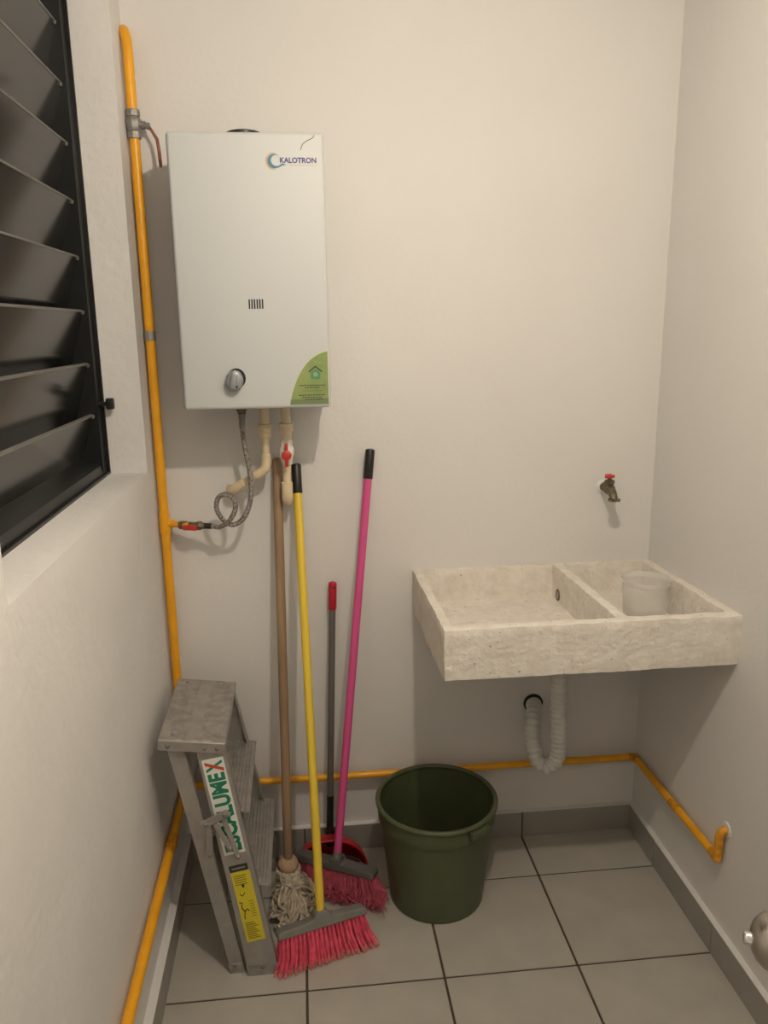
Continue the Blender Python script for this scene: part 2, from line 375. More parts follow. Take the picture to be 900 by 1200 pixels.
MB().prism([(hc[0] - 0.0105, hc[1] - 0.012), (hc[0] + 0.0105, hc[1] - 0.012), (hc[0] + 0.0105, hc[1] + 0.003), (hc[0], hc[1] + 0.011), (hc[0] - 0.0105, hc[1] + 0.003)], (0, y_, 0), U, V, 0.0003).build('house_wall_print', ECOI, cover, smooth=0)
hp = MB()
hp.prism([(hc[0] + 0.0055 * math.cos(t * math.pi / 8), hc[1] - 0.002 + 0.0055 * math.sin(t * math.pi / 8)) for t in range(16)], (0, y_ - 0.0003, 0), U, V, 0.0002)
hp.prism([(0.031, 1.4215), (0.034, 1.4235), (0.037, 1.424), (0.036, 1.420)], (0, y_, 0), U, V, 0.0003).prism([(0.041, 1.420), (0.044, 1.4235), (0.048, 1.4225), (0.046, 1.419)], (0, y_, 0), U, V, 0.0003)
hp.build('leaf_print', mat('eco_icon_pale', (0.24, 0.40, 0.24), 0.4), cover, smooth=0)
tl = MB()
for x0, x1, z in ((-0.003, 0.055, 1.3685), (0.009, 0.043, 1.3635), (-0.006, 0.055, 1.3465), (0.002, 0.048, 1.3415), (0.008, 0.050, 1.3368)):
    x = x0
    while x < x1:
        w = random.uniform(0.003, 0.007); tl.prism([(x, z), (min(x + w, x1), z), (min(x + w, x1), z + 0.0021), (x, z + 0.0021)], (0, y_, 0), U, V, 0.0002); x += w + 0.0012
tl.prism([(0.004, 1.3572), (0.048, 1.3572), (0.048, 1.3578), (0.004, 1.3578)], (0, y_, 0), U, V, 0.0002)
stuff(tl.build('label_lines', BROWNI, cover, smooth=0))
# brand mark
lg = MB(); place_text(lg, 'KALOTRON', (-0.0275, F - 0.0003, 1.8435), U, V, 0.078, 0.0115, 0.035); lg.build('brand_lettering', NAVY, cover, smooth=0)
def crescent(cx, cz, R, r, ox, oz, a0, a1, n=22):
    o = [(cx + R * math.cos(a0 + (a1 - a0) * k / n), cz + R * math.sin(a0 + (a1 - a0) * k / n)) for k in range(n + 1)]
    i = [(cx + ox + r * math.cos(a1 + (a0 - a1) * k / n), cz + oz + r * math.sin(a1 + (a0 - a1) * k / n)) for k in range(1, n)]
    return o + i
lc = (-0.0405, 1.8475)
MB().prism(crescent(lc[0], lc[1], 0.0178, 0.0168, 0.0026, 0.0003, math.radians(70), math.radians(275)), (0, F, 0), U, V, 0.0003).build('logo_swirl', ORANGE, cover, smooth=0)
MB().prism(crescent(lc[0] + 0.001, lc[1], 0.0148, 0.0112, 0.0042, 0.0014, math.radians(40), math.radians(285)), (0, F - 0.0004, 0), U, V, 0.0003).build('logo_wave', TEAL, cover, smooth=0)
MB().prism([(lc[0] - 0.002, lc[1] - 0.0145), (lc[0] + 0.009, lc[1] - 0.0135), (lc[0] + 0.018, lc[1] - 0.0085), (lc[0] + 0.027, lc[1] - 0.0075), (lc[0] + 0.018, lc[1] - 0.0045), (lc[0] + 0.010, lc[1] - 0.0095), (lc[0] + 0.002, lc[1] - 0.010)], (0, F - 0.0006, 0), U, V, 0.0003).build('logo_wave_tail', TEAL, cover, smooth=0)
ul = MB(); x = -0.006
while x < 0.048:
    ul.prism([(x, 1.8385), (x + 0.0035, 1.8385), (x + 0.0035, 1.8400), (x, 1.8400)], (0, F, 0), U, V, 0.0002); x += 0.0042
stuff(ul.build('logo_underline', PINKI, cover, smooth=0))
MB().tube(cat([(0.0475, HY - 0.0003, 1.9), (0.0435, HY - 0.0003, 1.894), (0.031, HY - 0.0003, 1.888), (0.0215, HY - 0.0003, 1.8805), (0.0175, HY - 0.0003, 1.870)], 5), 0.0009, 6).build('scratch', BRASS, cover)
for x, r in ((0.048, 0.014), (0.000, 0.010)):
    MB().lathe([(r, 0), (r, 0.012)], (x, 1.93, HZ0 + 0.006), (0, 0, -1), 18).build('bottom_port', BRASS, wh)

# ------------------------------------------------------------------ yellow gas pipe with its valves
PX, PY, PZ, PR = -0.361, 2.022, 0.256, 0.0118
gp = thing('gas_pipe', 'yellow painted gas pipe rising in the corner and running along the walls', 'pipe', (PX, PY, PZ))
zt = 1.012
MB().tube([(PX, PY, PZ + 0.01), (PX, PY, zt - 0.02)], PR, 14).build('pipe', YEL, gp)
MB().tube([(PX, PY, zt + 0.02), (PX, PY, 1.934)], PR, 14).build('pipe', YEL, gp)
MB().tube([(PX, PY, 1.985)] + cat([(PX, PY, 2.10), (PX - 0.002, PY + 0.004, 2.135), (PX - 0.008, PY + 0.016, 2.155), (PX - 0.012, YB + 0.002, 2.163)], 6), PR, 14).build('pipe', YEL, gp)
tee = MB().tube([(PX, PY, zt - 0.024), (PX, PY, zt + 0.024)], PR + 0.0022, 16); tee.tube([(PX, PY, zt), (PX + 0.024, PY - 0.002, zt)], PR * 0.8 + 0.001, 14)
tee.build('tee', YEL, gp)
MB().tube([(PX + 0.012, PY, zt), (-0.297, PY - 0.032, zt)], 0.0080, 12).build('pipe', YEL, gp)
# corner fitting, run along the back wall, round the corner, up into the right wall
cf = MB().tube([(PX, PY, PZ + 0.035), (PX, PY, PZ - 0.014)], PR + 0.002, 14)
cf.tube([(PX, PY, PZ), (PX + 0.035, PY, PZ)], PR, 14).tube([(PX, PY, PZ), (PX, PY - 0.035, PZ)], PR + 0.002, 14); cf.build('corner_fitting', YEL, gp)
MB().tube([(PX, PY - 0.02, PZ), (PX, 1.78, PZ)], PR * 0.95, 14).build('pipe', YEL, gp)
MB().tube([(PX, 1.80, PZ), (PX, 1.755, PZ)], PR + 0.0022, 14).build('coupling', YELJ, gp)
MB().tube([(PX, 1.77, PZ), (PX, YF + 0.002, PZ + 0.004)], PR, 14).build('pipe', YEL, gp)
RX = XR - 0.017
MB().tube([(PX + 0.02, PY, PZ), (RX - 0.015, PY, PZ - 0.004)], PR * 0.85, 14).build('pipe', YEL, gp)
MB().tube(cat([(RX - 0.02, PY, PZ - 0.004), (RX - 0.004, PY, PZ - 0.004), (RX, PY - 0.005, PZ - 0.004), (RX, PY - 0.022, PZ - 0.004)], 4), PR * 0.95, 14).build('elbow', YELJ, gp)
MB().tube([(RX, PY - 0.015, PZ - 0.004), (RX, 1.76, PZ + 0.002)], PR * 0.85, 14).build('pipe', YEL, gp)
MB().tube([(RX, 1.785, PZ + 0.002), (RX, 1.745, PZ + 0.002)], PR * 1.0, 14).build('coupling', YELJ, gp)
MB().tube([(RX, 1.76, PZ + 0.002), (RX, 1.555, PZ + 0.008)], PR * 0.85, 14).build('pipe', YEL, gp)
MB().tube([(RX, 1.575, PZ + 0.008), (RX, 1.548, PZ + 0.006), (RX, 1.545, PZ + 0.005)], PR * 0.95, 14).tube(cat([(RX, 1.548, PZ + 0.002), (RX, 1.546, PZ + 0.04), (RX, 1.546, PZ + 0.066), (RX + 0.006, 1.546, PZ + 0.078), (XR + 0.001, 1.546, PZ + 0.081)], 5), PR * 0.86, 14).build('elbow', YELJ, gp)
MB().tube([(XR - 0.004, 1.546, PZ + 0.083), (XR + 0.0015, 1.546, PZ + 0.083)], 0.019, 9).build('wall_patch', WPVC, gp)
cl = MB().tube([(PX, PY, 1.473), (PX, PY, 1.495)], PR + 0.0022, 14); cl.box((PX - 0.002, PY, 1.474), (PX + 0.002, YB, 1.494)); cl.build('pipe_clamp', ALU, gp)
bv = MB().lathe([(0.0155, 0), (0.0165, 0.004), (0.0165, 0.014), (0.0145, 0.016), (0.0185, 0.022), (0.0185, 0.040), (0.0145, 0.046), (0.0165, 0.048), (0.0165, 0.058), (0.0155, 0.062)], (PX, PY, 1.927), (0, 0, 1), 8)
bv.tube([(PX + 0.01, PY, 1.958), (PX + 0.026, PY - 0.003, 1.955)], 0.0095, 10).tube([(PX + 0.024, PY - 0.003, 1.955), (PX + 0.036, PY - 0.004, 1.953)], 0.0062, 10)
bv = bv.build('ball_valve', STEEL, gp)
lv = MB().lathe([(0.008, 0), (0.008, 0.007)], (PX + 0.030, PY - 0.004, 1.954), (1, 0, -0.1), 6)
lv.build('lever_nut', STEEL, bv)
MB().tube([(PX + 0.035, PY - 0.004, 1.953), (PX + 0.041, PY - 0.006, 1.944), (PX + 0.052, PY - 0.008, 1.925), (PX + 0.0545, PY - 0.008, 1.902), (PX + 0.056, PY - 0.008, 1.866)], [0.003, 0.0034, 0.004, 0.0042, 0.004], 8).build('lever', RUST, bv)
gd = Vector((1, -0.32, 0)).normalized(); g0 = Vector((-0.322, PY - 0.018, zt))
gc = MB().lathe([(0.0095, 0), (0.0110, 0.002), (0.0110, 0.020), (0.0085, 0.022), (0.0095, 0.024), (0.0095, 0.046), (0.0115, 0.048), (0.0115, 0.060), (0.0085, 0.064), (0.0085, 0.070)], g0, gd, 6).build('gas_cock', BRASS, gp)
MB().rbox(g0 + gd * 0.033 + Vector((-0.002, -0.0135, -0.003)), (0.019, 0.0035, 0.0065), 0.002, axes=(gd, (0.32, 1, 0), (0, 0, 1))).build('lever', REDP, gc)
MB().lathe([(0.0075, 0), (0.0075, 0.006)], g0 + gd * 0.033 + Vector((-0.003, -0.0095, -0.002)), (-0.3, -1, 0), 12).build('lever_hub', REDP, gc)

# ------------------------------------------------------------------ braided gas hose
hs = thing('braided_hose', 'braided steel hose looping once between water heater and gas pipe', 'hose', (-0.145, 1.965, HZ0))
Pth = [(-0.1466, 1.965, 1.262), (-0.146, 1.965, 1.235), (-0.143, 1.965, 1.21), (-0.136, 1.963, 1.164), (-0.133, 1.960, 1.121), (-0.137, 1.957, 1.077), (-0.153, 1.955, 1.038), (-0.180, 1.956, 1.019),
       (-0.203, 1.958, 1.028), (-0.220, 1.958, 1.058), (-0.216, 1.955, 1.087), (-0.196, 1.950, 1.099), (-0.176, 1.945, 1.086), (-0.174, 1.943, 1.06), (-0.193, 1.948, 1.028), (-0.217, 1.962, 1.013), (-0.232, 1.975, 1.0115), (-0.249, 1.982, 1.0118), (-0.258, 1.985, 1.012)]
hose = MB().tube(cat(Pth, 7), 0.0062, 12).build('hose', BRAID, hs, smooth=60)
hn = MB().lathe([(0.0095, 0), (0.0125, 0.001), (0.0125, 0.018), (0.0095, 0.019), (0.0095, 0.024), (0.0085, 0.026)], (-0.1466, 1.965, HZ0 + 0.002), (0, 0, -1), 6)
hn.build('nut', BRASS, hs)
MB().lathe([(0.0065, 0), (0.0085, 0.002), (0.0085, 0.012), (0.0065, 0.014), (0.0075, 0.016), (0.0075, 0.036)], (-0.1466, 1.965, HZ0 - 0.022), (0, 0, -1), 14).build('ferrule', STEEL, hs)
MB().tube([(-0.238, 1.978, 1.0117), (-0.261, 1.9855, 1.0118)], 0.0075, 12).build('ferrule', RUBBER, hs)

# ------------------------------------------------------------------ cream water pipes under the heater
hw = thing('water_pipe', 'cream plastic pipe bending aside from water heater into the wall', 'pipe', (-0.092, 1.985, 1.318))
yp = 1.985
MB().tube([(-0.0925, yp, HZ0 + 0.012), (-0.093, yp, 1.262)], [0.0125, 0.0125], 16).build('pipe', CPVC, hw)
MB().lathe([(0.0135, 0), (0.0175, 0.002), (0.0175, 0.005), (0.0195, 0.006), (0.0195, 0.009), (0.0165, 0.010), (0.0165, 0.022), (0.0145, 0.024), (0.0145, 0.033), (0.0125, 0.035), (0.013, 0.038)], (-0.093, yp, 1.268), (0, 0, -1), 20).build('union', CPVC, hw)
MB().tube(cat([(-0.0935, yp, 1.235), (-0.0935, yp, 1.180), (-0.0955, yp, 1.162), (-0.104, yp + 0.001, 1.148), (-0.118, yp + 0.004, 1.139), (-0.155, yp + 0.015, 1.115), (-0.172, yp + 0.022, 1.103)], 6), 0.0100, 16).build('pipe', CPVC, hw)
MB().tube(cat([(-0.0935, yp, 1.192), (-0.0938, yp, 1.172), (-0.098, yp, 1.155), (-0.109, yp + 0.002, 1.144), (-0.123, yp + 0.005, 1.136)], 5), 0.0125, 16).build('elbow', CPVC, hw)
MB().tube(cat([(-0.152, yp + 0.014, 1.117), (-0.178, yp + 0.024, 1.099), (-0.188, yp + 0.036, 1.094), (-0.190, yp + 0.05, 1.092), (-0.190, YB + 0.002, 1.092)], 5), 0.0128, 16).build('elbow', CPVC, hw)

cw = thing('water_pipe', 'cream plastic pipe with red-handled valve under the water heater', 'pipe', (-0.042, 1.985, 1.318))
MB().tube([(-0.041, yp, HZ0 + 0.012), (-0.0413, yp, 1.272)], 0.0125, 16).build('pipe', CPVC, cw)
MB().lathe([(0.010, 0), (0.013, 0.001), (0.013, 0.010), (0.010, 0.011)], (-0.0435, yp, HZ0 + 0.003), (0, 0, -1), 6).build('nut', BRASS, cw)
MB().lathe([(0.0135, 0), (0.0135, 0.004), (0.0185, 0.005), (0.0195, 0.009), (0.0175, 0.010), (0.0175, 0.024), (0.0135, 0.026), (0.0145, 0.030), (0.0135, 0.032), (0.0145, 0.036), (0.0125, 0.038), (0.0125, 0.05)], (-0.0415, yp, 1.272), (0, 0, -1), 20).build('union', CPVC, cw)
vb = MB().lathe([(0.0125, 0), (0.0155, 0.003), (0.0155, 0.016), (0.0185, 0.022), (0.0185, 0.038), (0.0155, 0.044), (0.0145, 0.058), (0.012, 0.062)], (-0.042, yp, 1.226), (0, 0, -1), 18)
vb.lathe([(0.011, 0), (0.010, 0.024)], (-0.042, yp, 1.192), (0, -1, 0), 14)
vb = vb.build('valve_body', WPVC, cw, smooth=45)
vh = MB().lathe([(0.0120, 0), (0.0125, 0.003), (0.0120, 0.008), (0.008, 0.010)], (-0.042, yp - 0.022, 1.190), (0, -1, 0), 16)
vh.rbox((-0.042, yp - 0.027, 1.1905), (0.0045, 0.003, 0.030), 0.002)
vh.build('valve_handle', REDP, vb)
MB().tube([(-0.0425, yp, 1.168), (-0.044, yp, 1.105)], 0.0100, 16).build('pipe', CPVC, cw)
MB().tube(cat([(-0.044, yp, 1.118), (-0.0443, yp, 1.092), (-0.0445, yp + 0.004, 1.074), (-0.0445, yp + 0.02, 1.067), (-0.0445, YB + 0.002, 1.066)], 6), 0.0138, 16).build('elbow', CPVC, cw)

# ------------------------------------------------------------------ concrete wash sink
def voxel_solid(xs, ys, zs, solid):
    idx = {}; V = []; Fc = []
    def vid(i, j, k):
        if (i, j, k) not in idx: idx[(i, j, k)] = len(V); V.append(Vector((xs[i], ys[j], zs[k])))
        return idx[(i, j, k)]
    nx, ny, nz = len(xs) - 1, len(ys) - 1, len(zs) - 1
    S = [[[solid((xs[i] + xs[i + 1]) / 2, (ys[j] + ys[j + 1]) / 2, (zs[k] + zs[k + 1]) / 2) for k in range(nz)] for j in range(ny)] for i in range(nx)]
    def s(i, j, k): return 0 <= i < nx and 0 <= j < ny and 0 <= k < nz and S[i][j][k]
    for i in range(nx):
        for j in range(ny):
            for k in range(nz):
                if not S[i][j][k]: continue
                if not s(i - 1, j, k): Fc.append([vid(i, j, k), vid(i, j, k + 1), vid(i, j + 1, k + 1), vid(i, j + 1, k)])
                if not s(i + 1, j, k): Fc.append([vid(i + 1, j, k), vid(i + 1, j + 1, k), vid(i + 1, j + 1, k + 1), vid(i + 1, j, k + 1)])
                if not s(i, j - 1, k): Fc.append([vid(i, j, k), vid(i + 1, j, k), vid(i + 1, j, k + 1), vid(i, j, k + 1)])
                if not s(i, j + 1, k): Fc.append([vid(i, j + 1, k), vid(i, j + 1, k + 1), vid(i + 1, j + 1, k + 1), vid(i + 1, j + 1, k)])
                if not s(i, j, k - 1): Fc.append([vid(i, j, k), vid(i, j + 1, k), vid(i + 1, j + 1, k), vid(i + 1, j, k)])
                if not s(i, j, k + 1): Fc.append([vid(i, j, k + 1), vid(i + 1, j, k + 1), vid(i + 1, j + 1, k + 1), vid(i, j + 1, k + 1)])
    return V, Fc
def breaks(marks, step):
    out = []
    for a, b in zip(marks[:-1], marks[1:]):
        n = max(1, round((b - a) / step)); out += [a + (b - a) * k / n for k in range(n)]
    return out + [marks[-1]]
SX0, SX1, SY0, SY1, SZ0, SZ1 = 0.284, XR + 0.002, 1.565, YB + 0.001, 0.737, 0.858
lx0, lx1, rx0, rx1, iy0, iy1, fz = SX0 + 0.024, 0.677, 0.705, SX1 - 0.027, SY0 + 0.032, SY1 - 0.018, 0.764
def solid(x, y, z):
    if z > fz and iy0 < y < iy1 and (lx0 < x < lx1 or rx0 < x < rx1): return False
    return True
vv, ff = voxel_solid(breaks([SX0, lx0, lx1, rx0, rx1, SX1], 0.011), breaks([SY0, iy0, iy1, SY1], 0.011), breaks([SZ0, fz, SZ1], 0.011), solid)
bm = bmesh.new()
bv_ = [bm.verts.new(p) for p in vv]
for q in ff: bm.faces.new([bv_[i] for i in q])
bm.normal_update()
for _ in range(2): bmesh.ops.smooth_vert(bm, verts=bm.verts[:], factor=0.35, use_axis_x=True, use_axis_y=True, use_axis_z=True)
for v in bm.verts:
    p = v.co * 22; q = v.co * 75
    d = Vector((noise.noise(p), noise.noise(p + Vector((7, 3, 1))), noise.noise(p + Vector((1, 9, 4))))) * 0.0022 + Vector((noise.noise(q), noise.noise(q + Vector((5, 2, 8))), noise.noise(q + Vector((3, 3, 9))))) * 0.0011
    v.co += d; v.co.z += (1.81 - v.co.y) * 0.03
bm.verts.index_update()
sink = thing('concrete_sink', 'rough cast concrete wash sink with two basins fixed to the wall', 'sink', ((SX0 + SX1) / 2, SY1, SZ0))
mb = MB(); mb.add([v.co.copy() for v in bm.verts], [[v.index for v in f.verts] for f in bm.faces]); bm.free()
mb.build('basin', CONC, sink, smooth=55, recalc=False)
ring = MB()
rp = [(lx1 - 0.0005, 1.990 + 0.013 * math.cos(t * math.pi / 10), 0.779 + 0.0135 * math.sin(t * math.pi / 10)) for t in range(21)]
ring.tube(rp, 0.0028, 8); ring.build('overflow_ring', BRASS, sink)
MB().lathe([(0.0105, 0), (0.0105, 0.003)], (lx1 + 0.0005, 1.990, 0.779), (-1, 0, 0), 16).build('overflow_hole', SATIN, sink)

# ------------------------------------------------------------------ cup in the small basin
cx, cy, cz = 0.858, 1.845, 0.7665
cup = thing('plastic_cup', 'frosted clear plastic cup standing in the small basin of concrete sink', 'cup', (cx, cy, cz))
MB().lathe([(0.0, 0.0), (0.050, 0.0), (0.053, 0.003), (0.0585, 0.087), (0.0570, 0.087), (0.0515, 0.005), (0.049, 0.0025), (0.0, 0.0025)], (cx, cy, cz), (0, 0, 1), 48, cap=False).build('cup_wall', CUPM, cup, smooth=50)
MB().lathe([(0.0565, 0.0865), (0.0595, 0.0875), (0.0615, 0.097), (0.0615, 0.099), (0.0595, 0.0985), (0.0572, 0.0895), (0.0565, 0.0865)], (cx, cy, cz), (0, 0, 1), 48, cap=False).build('rim', CUPR, cup, smooth=50)

# ------------------------------------------------------------------ corrugated drain hose
dh = thing('drain_hose', 'grey corrugated drain hose hanging in a loop below concrete sink', 'hose', (0.655, 1.9, SZ0))
path = cat([(0.653, 1.895, 0.745), (0.656, 1.897, 0.62), (0.661, 1.90, 0.47), (0.6655, 1.905, 0.375), (0.660, 1.914, 0.325), (0.640, 1.925, 0.302), (0.618, 1.938, 0.317), (0.609, 1.952, 0.355), (0.612, 1.970, 0.400), (0.622, 1.995, 0.422), (0.633, 2.025, 0.428), (0.637, 2.062, 0.428)], 16)
rad = []
acc = 0
for i, p in enumerate(path):
    if i: acc += (path[i] - path[i - 1]).length
    rad.append(0.0190 + 0.0017 * math.sin(acc * 2 * math.pi / 0.0165))
# resample finely so that the corrugations are smooth
fine = []; fr_ = []
L = 0
tot = sum((path[i] - path[i - 1]).length for i in range(1, len(path)))
n = 230; cum = [0]
for i in range(1, len(path)): cum.append(cum[-1] + (path[i] - path[i - 1]).length)
j = 0
for k in range(n + 1):
    d = tot * k / n
    while j < len(cum) - 2 and cum[j + 1] < d: j += 1
    t = (d - cum[j]) / max(1e-9, cum[j + 1] - cum[j]); fine.append(path[j].lerp(path[j + 1], min(t, 1)))
    fr_.append(0.0212 + 0.0022 * math.sin(d * 2 * math.pi / 0.0150))
MB().tube(fine, fr_, 20).build('corrugated_hose', CORR, dh, smooth=60)
MB().lathe([(0.0235, -0.004), (0.0285, -0.003), (0.0285, 0.0045), (0.0235, 0.0045)], (0.637, YB, 0.428), (0, -1, 0), 28).build('rubber_collar', RUBBER, dh)
MB().lathe([(0.0245, 0), (0.0245, 0.022)], (0.653, 1.895, 0.752), (0, 0, -1), 20).build('hose_cuff', CORR, dh)

# ------------------------------------------------------------------ garden tap on the wall
tp = thing('wall_tap', 'old brass tap with red handle sticking out of the wall above concrete sink', 'tap', (0.812, YB, 1.064))
tx, tz = 0.812, 1.066
MB().lathe([(0.017, -0.001), (0.015, 0.003), (0.011, 0.004), (0.011, 0.018)], (tx, YB, tz), (0, -1, 0), 18).build('pipe_stub', WPVC, tp)
tb = MB().lathe([(0.0115, 0), (0.0135, 0.002), (0.0135, 0.008), (0.0115, 0.010), (0.0125, 0.02), (0.015, 0.032), (0.015, 0.044), (0.012, 0.050)], (tx, YB - 0.014, tz), (0, -1, 0), 14)
tb.tube(cat([(tx, YB - 0.046, tz + 0.002), (tx, YB - 0.063, tz - 0.002), (tx, YB - 0.077, tz - 0.009), (tx, YB - 0.085, tz - 0.018), (tx, YB - 0.088, tz - 0.023)], 5), [0.0125] * 5 + [0.0118] * 5 + [0.011] * 5 + [0.0102] * 6, 14)
tb.lathe([(0.0105, 0), (0.0160, 0.001), (0.0160, 0.006), (0.0105, 0.007)], (tx, YB - 0.088, tz - 0.018), (0, 0, -1), 18)
tb.lathe([(0.0125, 0), (0.0125, 0.010), (0.0150, 0.012), (0.0150, 0.019), (0.009, 0.021), (0.006, 0.023), (0.006, 0.032)], (tx, YB - 0.050, tz + 0.004), (0, 0, 1), 6)
tb.build('tap_body', BRASS, tp, smooth=45)
hd = MB()
for k in range(4):
    a = math.radians(20 + 90 * k)
    hd.rbox((tx + 0.007 * math.cos(a), YB - 0.050 + 0.007 * math.sin(a), tz + 0.035), (0.0080, 0.0040, 0.0035), 0.002, axes=((math.cos(a), math.sin(a), 0.18 if k % 2 else -0.1), (-math.sin(a), math.cos(a), 0), (0, 0, 1)))
hd.lathe([(0.008, 0), (0.009, 0.003), (0.008, 0.007), (0.004, 0.010)], (tx, YB - 0.050, tz + 0.031), (0, 0, 1), 12)
hd.build('tap_handle', REDP, tp)

# ------------------------------------------------------------------ bucket
bx, by = 0.316, 1.838
bk = thing('bucket', 'dark green plastic bucket standing empty on the tiled floor', 'bucket', (bx, by, 0.0))
RB, RT, BHH = 0.125, 0.1505, 0.292
MB().lathe([(0.0, 0.004), (RB - 0.004, 0.004), (RB - 0.003, 0.0), (RB, 0.002), (RB + 0.0008, 0.012), (RT - 0.001, BHH - 0.055), (RT + 0.004, BHH - 0.052), (RT + 0.006, BHH - 0.02), (RT + 0.004, BHH - 0.012),
           (RT + 0.000, BHH - 0.012), (RT - 0.004, BHH - 0.05), (RB - 0.003, 0.01), (0.0, 0.009)], (bx, by, 0), (0, 0, 1), 64, cap=False).build('bucket_wall', GREEN, bk, smooth=45)
rim = [(bx + (RT + 0.0045) * math.cos(2 * math.pi * k / 64), by + (RT + 0.0045) * math.sin(2 * math.pi * k / 64), BHH - 0.007) for k in range(65)]
MB().tube(rim, 0.0068, 10).build('rim', GREEN, bk, smooth=60)
for sg in (-58, 122):
    a = math.radians(sg); d = Vector((math.cos(a), math.sin(a), 0)); t = Vector((-math.sin(a), math.cos(a), 0))
    e = MB().rbox(Vector((bx, by, BHH - 0.022)) + d * (RT + 0.012), (0.009, 0.030, 0.010), 0.004, axes=(d, t, (0, 0, 1)))
    e.build('handle_lug', GREEN, bk)

# ------------------------------------------------------------------ aluminium step ladder, folded, leaning towards the left wall
ld = thing('step_ladder', 'folded aluminium step ladder with printed stickers leaning in the corner', 'ladder', (-0.16, 1.80, 0.0))
def stile(yb, yt, sgn):
    """C channel; web outside, flanges turned to the ladder's middle"""
    m = MB(); t = 0.003; fl = 0.020
    b0, b1, t0, t1, zt_ = -0.174, -0.103, -0.2685, -0.2045, 0.590
    def seg(xa, xb, xc, xd, ya, yb_):
        m.hexa([(xa, yb + sgn * ya, 0.006), (xb, yb + sgn * ya, 0.006), (xb, yb + sgn * yb_, 0.006), (xa, yb + sgn * yb_, 0.006)],
               [(xc, yt + sgn * ya, zt_), (xd, yt + sgn * ya, zt_), (xd, yt + sgn * yb_, zt_), (xc, yt + sgn * yb_, zt_)])
    seg(b0, b1, t0, t1, 0, t); seg(b0, b0 + t, t0, t0 + t, t * 0.5, fl); seg(b1 - t, b1, t1 - t, t1, t * 0.5, fl)
    o = m.build('stile', ALU, ld, smooth=0)
    f = MB().hexa([(b0 - 0.001, yb - sgn * 0.002, 0.0), (b1 + 0.001, yb - sgn * 0.002, 0.0), (b1 + 0.001, yb + sgn * 0.022, 0.0), (b0 - 0.001, yb + sgn * 0.022, 0.0)],
                  [(b0 - 0.0055, yb - sgn * 0.001, 0.028), (b1 - 0.004, yb - sgn * 0.001, 0.028), (b1 - 0.004, yb + sgn * 0.022, 0.028), (b0 - 0.0055, yb + sgn * 0.022, 0.028)])
    f.build('foot', ALUD, ld, smooth=0)
    return o
def leg(yb, yt, sgn):
    m = MB(); t = 0.0025; fl = 0.016
    b0, b1, t0, t1, zt_ = -0.2165, -0.184, -0.332, -0.296, 0.592
    def seg(xa, xb, xc, xd, ya, yb_):
        m.hexa([(xa, yb + sgn * ya, 0.006), (xb, yb + sgn * ya, 0.006), (xb, yb + sgn * yb_, 0.006), (xa, yb + sgn * yb_, 0.006)],
               [(xc, yt + sgn * ya, zt_), (xd, yt + sgn * ya, zt_), (xd, yt + sgn * yb_, zt_), (xc, yt + sgn * yb_, zt_)])
    seg(b0, b1, t0, t1, 0, t); seg(b0, b0 + t, t0, t0 + t, t * 0.5, fl); seg(b1 - t, b1, t1 - t, t1, t * 0.5, fl)
    m.build('rear_leg', ALU, ld, smooth=0)
    MB().hexa([(b0 - 0.001, yb - sgn * 0.0015, 0.0), (b1 + 0.001, yb - sgn * 0.0015, 0.0), (b1 + 0.001, yb + sgn * 0.018, 0.0), (b0 - 0.001, yb + sgn * 0.018, 0.0)],
              [(b0 - 0.0065, yb - sgn * 0.0008, 0.026), (b1 - 0.0045, yb - sgn * 0.0008, 0.026), (b1 - 0.0045, yb + sgn * 0.018, 0.026), (b0 - 0.0065, yb + sgn * 0.018, 0.026)]).build('foot', ALUD, ld, smooth=0)
NB, NT, FB, FT = 1.606, 1.652, 1.995, 1.948
near_st = stile(NB, NT, 1); stile(FB, FT, -1); leg(NB + 0.012, NT + 0.002, 1); leg(FB - 0.012, FT - 0.002, -1)
# cross bars joining the rear legs
for s_ in (0.18, 0.72):
    yb = NB + 0.014 + (NT - NB) * s_; yt = FB - 0.014 + (FT - FB) * s_; x = -0.200 - 0.114 * s_; z = 0.006 + 0.586 * s_
    MB().box((x - 0.014, yb, z - 0.008), (x - 0.010, yt, z + 0.008)).build('rear_bar', ALU, ld, smooth=0)
# treads and top plate, all tipped by the lean
ta = math.radians(7.5); tu = Vector((math.cos(ta), 0, -math.sin(ta))); tn = Vector((math.sin(ta), 0, math.cos(ta)))
for cxx, czz, s_ in ((-0.157, 0.232, 0.385), (-0.1975, 0.420, 0.70)):
    y0 = NB + (NT - NB) * s_ + 0.003; y1 = FB + (FT - FB) * s_ - 0.003; hw_ = 0.0425
    c = Vector((cxx, (y0 + y1) / 2, czz)); hy = (y1 - y0) / 2
    m = MB().rbox(c, (hw_, hy, 0.0018), 0, axes=(tu, (0, 1, 0), tn))
    m.rbox(c + tu * hw_ - tn * 0.011, (0.0016, hy, 0.0125), 0.001, axes=(tu, (0, 1, 0), tn), seg=1).rbox(c - tu * hw_ - tn * 0.011, (0.0016, hy, 0.0125), 0.001, axes=(tu, (0, 1, 0), tn), seg=1)
    tr = m.build('tread', ALU, ld, smooth=0)
    rb = MB()
    for k in range(9): rb.rbox(c + tu * (-0.034 + 0.0085 * k) + tn * 0.0024, (0.0024, hy - 0.001, 0.0016), 0.0008, axes=(tu, (0, 1, 0), tn), seg=1)
    rb.build('tread_ribs', ALUD, tr, smooth=0)
tc_ = Vector((-0.2725, 1.80, 0.600)); hx_, hy_ = 0.0735, 0.158
m = MB().rbox(tc_, (hx_, hy_, 0.0018), 0.0008, axes=(tu, (0, 1, 0), tn), seg=1)
plate = m.build('top_plate', ALUD, ld, smooth=0)
